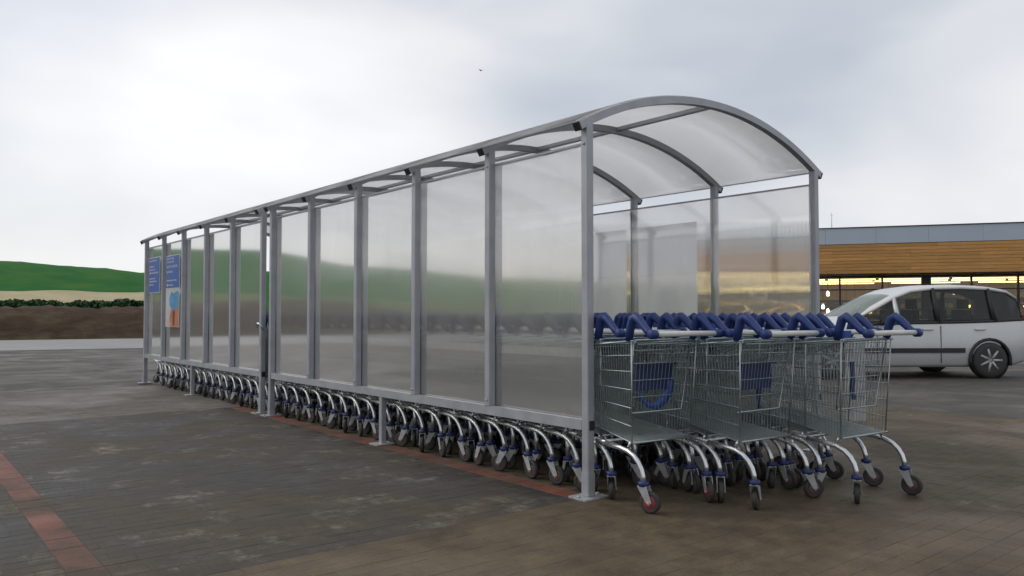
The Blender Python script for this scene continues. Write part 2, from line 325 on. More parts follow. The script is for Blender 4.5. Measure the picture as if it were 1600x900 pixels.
def put(name, me, parent=None, loc=(0,0,0), rz=0.0):
    o = bpy.data.objects.new(name, me); COL.objects.link(o); o.location = loc; o.rotation_euler = (0,0,rz)
    if parent is not None: o.parent = parent
    return o
def part(name, mb, mats, parent=None, loc=(0,0,0), rz=0.0): return put(name, mb.mesh(name, mats), parent, loc, rz)
def boxpart(name, a, b, m, parent, chamfer=0.0):
    mb = MB(); c = [(a[i]+b[i])/2 for i in range(3)]; d = [abs(b[i]-a[i]) for i in range(3)]
    if chamfer: mb.cbox((0,0,0), d, 0, chamfer)
    else: mb.box([-x/2 for x in d], [x/2 for x in d])
    return part(name, mb, m, parent, c)
def tag(o, label, cat, group=None):
    o['label'] = label; o['category'] = cat
    if group: o['group'] = group
    return o
def struct(o, kind='structure'): o['kind'] = kind; return o
def empty(name, loc=(0,0,0), rz=0.0): 
    o = bpy.data.objects.new(name, None); COL.objects.link(o); o.location = loc; o.rotation_euler = (0,0,rz); return o
def W(X, Z, z=0.0):
    """metres right of and ahead of the viewpoint -> world"""
    p = CAM + RIGHT * X + FWD * Z; return Vector((p.x, p.y, z))
def sees(p):
    d = Vector(p) - CAM; Z = d.dot(FWD); X = d.dot(RIGHT)
    if Z < 0.5: return None
    return 800 + F_PX * X / Z, 490 - F_PX * d.z / Z, Z

# ------------------------------------------------------------------ ground
g = MB(); c = W(0, 150); S = 900
g.add([(c.x-S,c.y-S,0),(c.x+S,c.y-S,0),(c.x+S,c.y+S,0),(c.x-S,c.y+S,0)], [(0,1,2,3)])
ground = struct(part('ground', g, asphalt, loc=(0,0,-0.016)))
# pale road in front of the bank, as its own sheet
def roadmesh():
    mb = MB(); n = 60; vs_ = []
    for i in range(n+1):
        a = R(-130 + 155*i/n)
        for r in (28.0, 38.9): vs_.append(W(r*math.sin(a), r*math.cos(a), -0.008))
    mb.add(vs_, [(2*i,2*i+2,2*i+3,2*i+1) for i in range(n)]); return mb
struct(part('road', roadmesh(), road_m))

# block paving: every block real; the largest in view are single blocks
PU0, PU1, PV0, PV1 = -8.4, 6.0, -4.6, 9.6
pav = struct(empty('pavement')); 
pb = MB(); pb.add([(PU0,PV0,0),(PU1,PV0,0),(PU1,PV1,0),(PU0,PV1,0)], [(0,1,2,3)])
struct(part('joint_bed', pb, joint, pav, loc=(0,0,-0.0014)))
BAY = 5.9
def zone(u, v):
    if v < 0.03: return 1
    if v > BAY: return 2
    return 0 if u < 0.08 else 1
def paver_mb(l=0.1985, w=0.0985, ch=0.0012):
    mb = MB(); a, b = l/2, w/2
    vs_ = [(-a,-b,-0.02),(a,-b,-0.02),(a,b,-0.02),(-a,b,-0.02),(-a,-b,-ch),(a,-b,-ch),(a,b,-ch),(-a,b,-ch),(-a+ch,-b+ch,0),(a-ch,-b+ch,0),(a-ch,b-ch,0),(-a+ch,b-ch,0)]
    mb.add(vs_, [(0,1,5,4),(1,2,6,5),(2,3,7,6),(3,0,4,7),(4,5,9,8),(5,6,10,9),(6,7,11,10),(7,4,8,11),(8,9,10,11)]); return mb
block = paver_mb(); 
RED_U = (-0.03, -2.62, -5.2)
spots = []
for iv in range(int(PV0/0.1), int(PV1/0.1)):
    v = iv*0.1 + 0.05; off = 0.1 if iv % 2 else 0.0
    for iu in range(int(PU0/0.2), int(PU1/0.2)):
        u = iu*0.2 + 0.1 - off
        if 0 < v < BAY and any(abs(u - r) < 0.171 for r in RED_U):
            continue
        q = sees((u, v, 0))
        if not q or not (-260 < q[0] < 1860 and q[1] < 1100): continue
        if u > 3.4 and v > 3: continue
        spots.append((q[2], u, v, zone(u, v), q, block))
# close the courses up to the red edging
for r in RED_U:
    for iv in range(0, int(BAY/0.1)):
        v = iv*0.1 + 0.05
        off = 0.1 if iv % 2 else 0.0
        us = [iu*0.2+0.1-off for iu in range(int(PU0/0.2), int(PU1/0.2))]
        lo = max([u for u in us if u <= r - 0.171]) + 0.1; hi = min([u for u in us if u >= r + 0.171]) - 0.1
        for a, b in ((lo, r - 0.071), (r + 0.071, hi)):
            if b - a > 0.03:
                q = sees(((a+b)/2, v, 0))
                if q and -260 < q[0] < 1860 and q[1] < 1100: spots.append((q[2], (a+b)/2, v, zone((a+b)/2, v), q, paver_mb(b-a-0.004, 0.096)))
    k = 0
    while k*0.2 < BAY - 0.1:
        v = k*0.2 + 0.1; q = sees((r, v, 0)); k += 1
        if q and -260 < q[0] < 1860 and q[1] < 1100: spots.append((q[2], r, v, 3, q, 'red'))
redb = paver_mb(0.140, 0.1985)
pm = [pv_dark, pv_brown, pv_far, pv_red]
shared = {}
def shared_paver(mb, z, key):
    if (key, z) not in shared: shared[(key, z)] = mb.mesh('paver', pm[z])
    return shared[(key, z)]
def seen_well(s):
    x, y, Z = s[4]; return 0 < x < 1600 and 500 < y < 900
vis = sorted([s for s in spots if seen_well(s) and s[5] in (block, 'red')], key=lambda s: s[0] * (0.6 if s[5] == 'red' else 1.0))[:300]
vid = set(id(s) for s in vis); rest = MB()
for s in spots:
    Zd, u, v, z, q, mb = s
    mbb = redb if mb == 'red' else mb
    dz = random.uniform(-0.0008, 0.0006); rx = random.uniform(-0.006, 0.006); ry = random.uniform(-0.003, 0.003); rz = random.uniform(-0.008, 0.008)
    if id(s) in vid:
        o = put('red_paver' if mb == 'red' else 'paver', shared_paver(mbb, z, 'red' if mb == 'red' else 'block'), pav, (u, v, dz)); o.rotation_euler = (rx, ry, rz)
    else:
        rest.join(mbb, Matrix.Translation((u, v, dz)) @ Matrix.Rotation(rx, 4, 'X') @ Matrix.Rotation(ry, 4, 'Y') @ Matrix.Rotation(rz, 4, 'Z'), z)
struct(part('paving_blocks', rest, pm, pav), 'stuff')

# ------------------------------------------------------------------ hill, bank, hedge
def lerp_prof(prof, x):
    for (a, b), (c2, d) in zip(prof, prof[1:]):
        if a <= x <= c2:
            t = (x-a)/(c2-a); t = t*t*(3-2*t); return b + (d-b)*t
    return prof[0][1] if x < prof[0][0] else prof[-1][1]
def P(az, r, z):
    a = R(az); return W(r*math.sin(a), r*math.cos(a), z)
# skyline (tangent of elevation) against degrees right of the view axis; ridge about 100 m away
ridge = [(-130, .022), (-110, .030), (-88, .036), (-75, .046), (-64, .060), (-56, .078), (-49, .076), (-42, .064), (-33, .056), (-27.5, .0512), (-25, .0470), (-20, .052), (-10, .047), (0, .042), (12, .040), (25, .034), (50, .03), (70, .02)]
def hillside():
    mb = MB(); nx, nz = 300, 26; vs_ = []
    for j in range(nz+1):
        t = j/nz; r = 62 + 60*t
        s_ = min(t/0.63, 1.0); s_ = s_*s_*(3-2*s_)
        for i in range(nx+1):
            az = -130 + 200*i/nx; h = 1.1 + 100*lerp_prof(ridge, az)
            hh = h*s_*(1 - 0.35*max(0, (t-0.63)/0.37)**2) + (0.03*math.sin(az*1.6+j) + 0.03*math.sin(az*4.1+1.7*j))*s_
            vs_.append(P(az, r, hh - 0.05))
    mb.add(vs_, [(j*(nx+1)+i, j*(nx+1)+i+1, (j+1)*(nx+1)+i+1, (j+1)*(nx+1)+i) for j in range(nz) for i in range(nx)], 0, True); return mb
struct(part('hill', hillside(), field))
bank_top = [(-130, 0.3), (-85, 0.35), (-75, 0.5), (-64, 1.2), (-56, 1.9), (-46, 1.7), (-36, 1.45), (-27, 1.42), (-22, 1.45), (-14, 1.2), (-6, 0.9), (4, 0.5), (14, 0.1), (20, 0.02)]
def bankmesh():
    mb = MB(); nx = 330; prof = [(0.0, 0.0), (0.9, 0.32), (1.9, 0.70), (2.9, 0.93), (4.2, 1.0), (6.5, 1.0), (9, 0.85), (13, 0.25), (16, -0.05)]
    vs_ = []
    for i in range(nx+1):
        az = -130 + 150*i/nx; h = lerp_prof(bank_top, az); X = az*0.7
        for k, (dz_, s_) in enumerate(prof):
            w = (0.10*math.sin(X*3.1+k*1.3)*math.sin(X*1.27+k) + 0.05*math.sin(X*7.7+2*k))*min(1, h)
            vs_.append(P(az, 39.2 + dz_ + w*2, h*s_ + (w if 0 < k < 8 else 0) - 0.02))
    n = len(prof)
    mb.add(vs_, [(i*n+k, (i+1)*n+k, (i+1)*n+k+1, i*n+k+1) for i in range(nx) for k in range(n-1)], 0, True); return mb
struct(part('embankment', bankmesh(), soil))
def stubblemesh():
    mb = MB(); nx = 60; vs_ = []
    for i in range(nx+1):
        az = -40 + 18*i/nx
        for r, h in ((57, -0.05), (58.5, 1.25 + 0.1*math.sin(az*2)), (64, 1.7), (71, 2.85 + 0.08*math.sin(az)), (79, 3.0), (84, 1.5)):
            vs_.append(P(az, r, h))
    mb.add(vs_, [(i*6+k, (i+1)*6+k, (i+1)*6+k+1, i*6+k+1) for i in range(nx) for k in range(5)], 0, True); return mb
struct(part('stubble_field', stubblemesh(), stubble))
def meadowmesh():
    mb = MB(); nx = 90; vs_ = []
    for i in range(nx+1):
        az = -128 + 87.6*i/nx; k = 0.6 + 0.4*min(1.0, max(0.0, (az+80)/30))
        for r, h in ((57, -0.05), (59, 0.5*k), (66, 1.3*k), (74, (3.0 + 0.1*math.sin(az))*k), (82, 3.3*k), (88, 1.2*k)): vs_.append(P(az, r, h))
    mb.add(vs_, [(i*6+k, (i+1)*6+k, (i+1)*6+k+1, i*6+k+1) for i in range(nx) for k in range(5)], 0, True); return mb
struct(part('meadow', meadowmesh(), meadow))
def hedge(X0, X1, Z, z0, h, label, nl=2600):
    c0 = W((X0+X1)/2, Z, z0); root = empty('hedge', c0); mb = MB(); rnd = random.Random(int(X0*10)+3)
    for i in range(nl):
        X = rnd.uniform(X0, X1); top = h*(0.80 + 0.12*math.sin(X*1.9+1) * math.sin(X*0.77) + 0.07*math.sin(X*5.1) + 0.05*math.sin(X*13.0))
        hh = rnd.random()**0.7*top; p = W(X, Z + rnd.uniform(-0.7, 0.7), z0+hh) - c0
        s_ = rnd.uniform(0.06, 0.15); n = Vector((rnd.gauss(0,1), rnd.gauss(0,1), rnd.gauss(0,0.7)+0.5)).normalized()
        a = n.orthogonal().normalized()*s_; b = n.cross(a).normalized()*s_*0.6
        mb.add([p-a, p+b, p+a, p-b], [(0,1,2,3)])
    part('foliage', mb, leaf, root)
    st = MB(); X = X0+0.4
    while X < X1:
        p = W(X, Z, z0) - c0; st.tube([p+Vector((0,0,-0.4)), p+Vector((0.05,0,0.2)), p+Vector((0.1,0.05,h*0.5))], [0.04,0.03,0.015], 5); X += 0.9
    part('stems', st, bark, root)
    return tag(root, label, 'hedge')
hedge(-26.4, -20.1, 46.5, 1.10, 0.85, 'low dark green hedge along the top of the brown bank, left of the shelter', 7000)
hedge(-36, -26.9, 46.5, 1.1, 0.85, 'low dark green hedge at the far left edge, along the top of the bank', 9000)

# ------------------------------------------------------------------ shop
SA = math.atan2(-0.315, 0.949)
ex = RIGHT*0.949 + FWD*(-0.315)
shop = empty('supermarket', W(15.7, 40), math.atan2(ex.y, ex.x))
tag(shop, 'long low supermarket with timber band under grey fascia and lit windows', 'building')
X0s, X1s, DEP = -13.6, 24.0, 22.0
boxpart('wall', (X0s, 2.2+DEP-0.3, 0), (X1s, 2.2+DEP, 5.2), inner_wall, shop)
boxpart('wall', (X0s, 2.2, 0), (X0s+0.3, 2.2+DEP-0.32, 5.2), inner_wall, shop)
boxpart('wall', (X1s-0.3, 2.2, 0), (X1s, 2.2+DEP-0.32, 5.2), inner_wall, shop)
boxpart('light_catch_partition', (X0s+0.32, 9.4, 0.03), (X1s-0.32, 9.55, 3.11), inner_wall, shop)  # added to catch the lamp light; amber colour deepens the warm glow
boxpart('floor', (X0s, 1.9, -0.02), (X1s, 2.2+DEP, 0.03), inner_floor, shop)
boxpart('ceiling', (X0s+0.32, 2.25, 3.12), (X1s-0.32, 2.2+DEP-0.32, 3.2), inner_ceil, shop)
boxpart('soffit', (X0s-0.2, 0.13, 3.10), (X1s+0.2, 2.24, 3.16), dark_m, shop)
rf = boxpart('roof', (X0s-0.2, 0.13, 5.2), (X1s+0.2, 2.2+DEP+0.2, 5.34), fascia_m, shop)
ant = MB(); ant.tube([(0,0,0),(0,0,0.5),(0,0,1.0)], [0.022,0.016,0.012], 6); ant.tube([(-0.08,0,0.86),(0.08,0,0.86)], 0.008, 5)
a = part('antenna', ant, galv, rf); a.location = (0.62-(X0s+X1s)/2, -11.3, 0.06)
# fascia in flat cladding panels
x = X0s - 0.25; pw = 2.35
fp = None
while x < X1s:
    w = min(pw, X1s + 0.25 - x)
    boxpart('fascia_panel', (x+0.004, 0.0, 4.60), (x+w-0.004, 0.12, 5.40), fascia_m, shop); x += w
cap = MB(); cap.box((X0s-0.3, -0.04, 5.402), (X1s+0.3, 0.16, 5.45)); part('parapet_cap', cap, frame_m, shop)
boxpart('fascia_back', (X0s-0.2, 0.125, 3.17), (X1s+0.2, 0.2, 5.19), dark_m, shop)
# timber boards, each its own piece
rows = 9; ph = (4.58-3.10)/rows; rp = random.Random(4); planks = {}
for r_ in range(rows):
    x = X0s - 0.25
    z0 = 3.10 + r_*ph
    while x < X1s + 0.2:
        L_ = rp.choice((2.4, 3.0, 3.6, 4.2)); x1 = min(x+L_, X1s+0.25)
        if x1 - x > 0.3:
            key = round(x1-x, 2)
            if key not in planks:
                mb = MB(); mb.box((-key/2+0.003, -0.05, -ph/2+0.006), (key/2-0.003, 0.05, ph/2-0.006)); planks[key] = mb.mesh('plank', wood)
            put('plank', planks[key], shop, ((x+x1)/2, 0.06 + rp.uniform(-0.006, 0.006), z0+ph/2))
        x = x1
# shop front: mullions and panes
xs = []; x = X0s + 0.3
while x < X1s: xs.append(x); x += 2.05
for i, x in enumerate(xs):
    wide = 0.45 if i % 4 == 1 else 0.09
    boxpart('column' if wide > 0.2 else 'mullion', (x-wide/2, 2.02, 0), (x+wide/2, 2.16, 3.09), frame_m, shop)
    if i+1 < len(xs):
        w2 = 0.45 if (i+1) % 4 == 1 else 0.09
        fr = MB(); a_, b_ = x+wide/2+0.002, xs[i+1]-w2/2-0.002
        fr.box((a_, 2.05, 0.04), (b_, 2.13, 0.16)); fr.box((a_, 2.05, 2.98), (b_, 2.13, 3.09)); fr.box((a_, 2.05, 2.32), (b_, 2.13, 2.38))
        f_ = part('window_frame', fr, frame_m, shop)
        for za, zb in ((0.16, 2.32), (2.38, 2.98)):
            boxpart('pane', (a_, 2.08, za), (b_, 2.092, zb), glass, f_)
# strip lamps under the shop ceiling; higher rows added to light the goods
k = 0
for yy, zz, x_a in ((2.9, 2.80, X0s+0.6), (4.2, 2.95, X0s+0.9), (5.6, 2.78, X0s+1.4), (7.4, 2.95, X0s+0.7)):
    x = x_a
    while x < X1s - 3:
        L_ = 3.4 if k % 3 else 2.4; boxpart('lamp_and_fill_strip', (x, yy, zz), (x+L_, yy+0.10, zz+0.06), lamp_y, shop); x += L_ + (0.18 if yy < 5 else 0.9); k += 1
def pendant(x, y, z, s=1.0):
    mb = MB(); mb.lathe([(0.0,0.02*s),(0.02,0.11*s),(0.22*s,0.13*s),(0.36*s,0.08*s),(0.42*s,0.02)], 12, 'Z', (0,0,0)); lp = part('pendant_lamp', mb, lamp_w, shop, (x, y, z)); mb = MB(); mb.tube([(0,0,0.42*s),(0,0,3.1-z)], 0.01, 5); part('cord', mb, black, lp)
for p_ in ((0.55, 3.6, 2.05), (0.35, 4.6, 1.35), (0.62, 4.9, 1.10), (3.4, 6.5, 2.1), (-2.2, 4.2, 2.0), (6.8, 4.0, 2.1), (8.9, 6.0, 2.0), (-6, 4.6, 2.0), (11.5, 4.2, 2.0)): pendant(*p_, s=0.7)
def shelf(x, y, w, h, seed):
    """free standing shelf unit, its goods are its own pieces"""
    rr = random.Random(seed); u_ = empty('shelf_unit'); u_.parent = shop; u_.location = (x, y, 0.03); f_ = MB()
    f_.box((0, 0.38, 0), (w, 0.42, h)); n = int(h/0.42)
    for i in range(n): f_.box((0.0, 0.0, 0.1+i*0.42), (w, 0.378, 0.13+i*0.42))
    for xx in (0, w-0.03): f_.box((xx, 0.005, 0), (xx+0.03, 0.375, h-0.004))
    part('shelf_frame', f_, inner_ceil, u_)
    gm = MB()
    for i in range(n):
        xx = 0.06
        while xx < w-0.3:
            gw = rr.uniform(0.12, 0.32); gm.box((xx, 0.04, 0.132+i*0.42), (xx+gw*0.92, 0.34, 0.132+i*0.42+rr.uniform(0.18, 0.36)), rr.randrange(len(goods))); xx += gw
    part('packed_goods', gm, goods, u_)
warm = mat('amber_lamp', (0.8, 0.6, 0.3), 0.5, emit=(1.0, 0.55, 0.14), estr=11.0)
for k_, (x_, z_) in enumerate(((1.0, 1.0), (1.5, 1.15), (1.95, 0.95), (2.6, 1.1), (3.6, 1.3), (-1.6, 1.2), (-4, 1.3), (-7, 1.3), (5.4, 1.5), (7.4, 1.4), (10, 1.4))):
    mb = MB(); mb.lathe([(0,0.03),(0.04,0.11),(0.10,0.12),(0.15,0.05)], 10, 'Z'); lp = part('amber_lamp', mb, warm, shop, (x_, 3.3+0.35*(k_ % 3), z_)); mb = MB(); mb.tube([(0,0,0.15),(0,0,3.1-z_)], 0.008, 5); part('cord', mb, black, lp)
for i, (x, y, w, h) in enumerate(((-12, 5, 3, 1.7), (-8, 5.5, 3, 1.7), (-4.2, 5, 2.6, 1.7), (-0.6, 6, 2.6, 1.65), (2.2, 5.2, 1.8, 1.5), (4.4, 5.8, 3, 1.9), (8.2, 5.3, 3, 1.6), (12, 5.2, 3, 1.8), (16, 5.5, 3, 1.7), (-0.2, 8.2, 3.6, 1.9), (4.0, 8.6, 4, 2.0), (-6, 8.5, 4, 2.0), (9, 8.5, 4, 2.0), (14, 8.5, 4, 2.0))): shelf(x, y, w, h, i)
boxpart('hanging_board', (2.35, 2.4, 1.95), (2.95, 2.43, 2.62), signy, shop)
boxpart('hanging_board', (9.2, 2.4, 1.95), (9.8, 2.43, 2.62), signy, shop)

# ------------------------------------------------------------------ car
def car():
    root = empty('parked_car'); tag(root, 'silver white family car parked beyond the trolleys, facing left', 'car')
    # local x: 0 = nose, grows to the tail; y: 0 = middle, -y = side towards the shelter; z up
    st = [ # x, sill half-width, belt half-width, roof half-width, bottom z, belt z, top z
        (0.00, .55, .58, .50, .30, .54, .58), (0.06, .70, .70, .56, .24, .60, .67), (0.25, .80, .80, .64, .20, .70, .78), (0.60, .845, .84, .68, .19, .79, .88),
        (1.00, .86, .855, .70, .19, .87, .97), (1.30, .862, .86, .69, .19, .91, 1.05), (1.65, .866, .862, .66, .19, .93, 1.25), (2.00, .868, .864, .635, .19, .94, 1.44),
        (2.30, .868, .864, .63, .19, .95, 1.555), (2.70, .868, .864, .63, .19, .955, 1.605), (3.20, .868, .864, .63, .19, .965, 1.62), (3.70, .866, .86, .62, .20, .98, 1.60),
        (4.05, .85, .845, .60, .22, 1.0, 1.55), (4.25, .81, .82, .56, .27, 1.01, 1.44), (4.37, .74, .78, .52, .34, .98, 1.16), (4.42, .66, .70, .46, .40, .86, .98)]
    body = MB(); rows_ = []
    for x, ws, wb, wr, zb, zt, zr in st:
        zm = zb + (zt-zb)*0.45
        half = [(0, zb), (ws*0.90, zb), (ws*0.985, zb+0.06), (ws*1.0, zm), (wb*0.992, zt-0.05), (wb*0.965, zt), (wr+(wb-wr)*0.12, zr-0.055*min(1,(zr-zt)/0.3)-0.004), (wr*0.86, zr-0.008), (wr*0.45, zr+0.012), (0, zr+0.016)]
        ring = [(x, -y, z) for y, z in half] + [(x, y, z) for y, z in half[-2:0:-1]]
        rows_.append(ring)
    n = len(rows_[0]); vs_ = [p for r_ in rows_ for p in r_]
    fs = []; glassf = []
    for i in range(len(rows_)-1):
        for k in range(n):
            f_ = (i*n+k, i*n+(k+1) % n, (i+1)*n+(k+1) % n, (i+1)*n+k)
            side = k in (5, n-6); xx = (st[i][0]+st[i+1][0])/2
            fs.append((f_, 1 if side and 1.4 < xx < 4.2 else 0))
    for f_, mi in fs: pass
    body.v = vs_; body.f = [f for f, m_ in fs if m_ == 0] + [tuple(range(n-1, -1, -1)), tuple((len(rows_)-1)*n+k for k in range(n))]
    body.m = [0]*len(body.f); body.sm = [True]*len(body.f)
    bo = part('body', body, carpaint, root)
    # side windows: three panes each side set in the cabin openings, with the pillars as body-coloured bars
    gm = {}
    for sgn in (-1, 1):
        for a_, b_ in ((1, 1.8), (1.8, 2.5), (2.5, 3.5), (3.5, 4.05)): pass
    wins = ((5, 7), (7, 9), (9, 11), (11, 13))
    kL = 5
    for sgn in (-1, 1):
        for wa, wb_ in wins:
            mb = MB(); vv = []
            for i in range(wa, wb_+1):
                p, q = rows_[i][kL], rows_[i][kL+1]
                for t in (0.06, 0.94):
                    y = (p[1]+(q[1]-p[1])*t)*0.985; vv.append((p[0], y if sgn < 0 else -y, p[2]+(q[2]-p[2])*t))
            mb.add(vv, [(2*i, 2*i+2, 2*i+3, 2*i+1) for i in range(wb_-wa)], 0, False); part('side_window', mb, carglass, root)
        for i in (7, 9, 11):
            p, q = Vector(rows_[i][kL]), Vector(rows_[i][kL+1])
            if sgn > 0: p.y = -p.y; q.y = -q.y
            mb = MB(); mb.tube([p, p.lerp(q, 0.5), q], [0.045, 0.042, 0.038], 6, 0, True, True); part('pillar', mb, trim if i != 7 else carpaint, root)
        for t in (0.0, 1.0):
            mb = MB(); pts = []
            for i in range(5, 14):
                p, q = Vector(rows_[i][kL]), Vector(rows_[i][kL+1]); w_ = p.lerp(q, t)
                if sgn > 0: w_.y = -w_.y
                pts.append(w_)
            mb.tube(pts, 0.028, 6); part('roof_rail' if t else 'belt_moulding', mb, carpaint if t else trim, root)
    # windscreen glass panel laid on the sloping front
    def lid(name, i0, i1, ks, lift, m_, inset=0.93):
        mb = MB(); vv = []
        for i in range(i0, i1+1):
            for k in ks:
                p = rows_[i][k]; vv.append((p[0]-lift*0.6, p[1]*inset, p[2]+lift))
        c_ = len(ks)
        mb.add(vv, [(i*c_+k, i*c_+k+1, (i+1)*c_+k+1, (i+1)*c_+k) for i in range(i1-i0) for k in range(c_-1)], 0, True); return part(name, mb, m_, root)
    lid('windscreen', 5, 7, (6, 7, 8, 9, 10, 11, 12), 0.012, carglass)
    # interior
    for sx in (2.2, 3.15):
        for sy in (-0.36, 0.36):
            mb = MB(); mb.cbox((0, 0, 0.13), (0.48, 0.48, 0.16), 0, 0.05); mb.cbox((0.26, 0, 0.46), (0.14, 0.46, 0.60), 0, 0.05); mb.cbox((0.29, 0, 0.86), (0.10, 0.26, 0.17), 0, 0.03)
            part('seat', mb, trim, root, (sx, sy, 0.42))
    mb = MB(); mb.box((1.35, -0.72, 0.55), (1.8, 0.72, 0.92)); part('dashboard', mb, trim, root)
    # wheels
    for wx in (0.80, 3.58):
        for sy in (-1, 1):
            wl = empty('wheel', (wx, sy*0.80, 0.31)); wl.parent = root
            ty = MB(); ty.lathe([(-0.095,0.20),(-0.10,0.285),(-0.07,0.308),(0.07,0.308),(0.10,0.285),(0.095,0.20)], 28, 'Y'); part('tyre', ty, rubber, wl)
            rm = MB(); rm.lathe([(-0.06,0.20),(sy*0.0+0.0,0.19),(0.06,0.20)], 24, 'Y')
            rm.lathe([(sy*0.07,0.05),(sy*0.098,0.045)], 12, 'Y')
            for k in range(7):
                t = 2*math.pi*k/7; d = Vector((math.cos(t), 0, math.sin(t))); o_ = Vector((0, sy*0.085, 0))
                rm.tube([o_+d*0.03, o_+d*0.20], [0.03, 0.022], 5)
            part('rim', rm, galv, wl)
            ar = MB(); pts = [(math.cos(t)*0.36, sy*0.075, math.sin(t)*0.36) for t in [math.pi*k/12 for k in range(-1, 14)]]
            ar.tube(pts, 0.028, 6); part('wheel_arch', ar, trim, wl)
            wd = MB(); wd.lathe([(sy*0.03, 0.35), (sy*0.062, 0.35)], 24, 'Y'); part('wheel_housing', wd, black, wl)
    for sy in (-1, 1):
        mb = MB(); mb.box((1.24, sy*0.872-0.012, 0.44), (3.14, sy*0.872+0.012, 0.52)); part('side_moulding', mb, trim, root)
        mb = MB(); mb.cbox((0,0,0), (0.16, 0.20, 0.13), 0, 0.03); mb.tube([(0.0,-sy*0.09,-0.02),(0.04,-sy*0.18,-0.05)], 0.03, 6); part('wing_mirror', mb, trim, root, (1.72, sy*0.99, 1.02))
        mb = MB(); mb.cbox((0,0,0), (0.34, 0.20, 0.15), 0, 0.05); part('headlight', mb, lampglass, root, (0.20, sy*0.63, 0.66))
        mb = MB(); mb.cbox((0,0,0), (0.10, 0.12, 0.34), 0, 0.03); part('tail_light', mb, hubr, root, (4.30, sy*0.74, 0.92))
        for hx in (2.50, 3.42):
            mb = MB(); mb.tube([(-0.09,0,0),(-0.06,sy*0.03,0),(0.06,sy*0.03,0),(0.09,0,0)], 0.014, 6); part('door_handle', mb, carpaint, root, (hx, sy*0.866, 0.84))
        for hx in (1.60, 2.72):
            mb = MB(); mb.box((hx-0.004, sy*0.868-0.004, 0.26), (hx+0.004, sy*0.868+0.004, 0.90)); part('door_gap', mb, black, root)
    mb = MB(); mb.cbox((0,0,0), (0.10, 1.0, 0.10), 0, 0.03); part('grille', mb, black, root, (0.03, 0, 0.46))
    return root
CAR_YAW = math.atan2(RIGHT.y, RIGHT.x)
c_ = car(); p = W(4.60, 14.25); c_.location = (p.x, p.y, -0.012); c_.rotation_euler = (0, 0, CAR_YAW + R(3))

# light grey steel post between the shelter and the car
mb = MB(); mb.cbox((0,0,0.42), (0.155,0.155,0.84), 0, 0.012); bol = empty('bollard', (4.58, 0.73, -0.012), HEAD*-1)
part('shaft', mb, galv, bol); mb = MB(); mb.cbox((0,0,0.85), (0.165,0.165,0.03), 0, 0.012); part('cap', mb, alu, bol)
tag(bol, 'pale grey square steel bollard between trolleys and parked car', 'bollard')

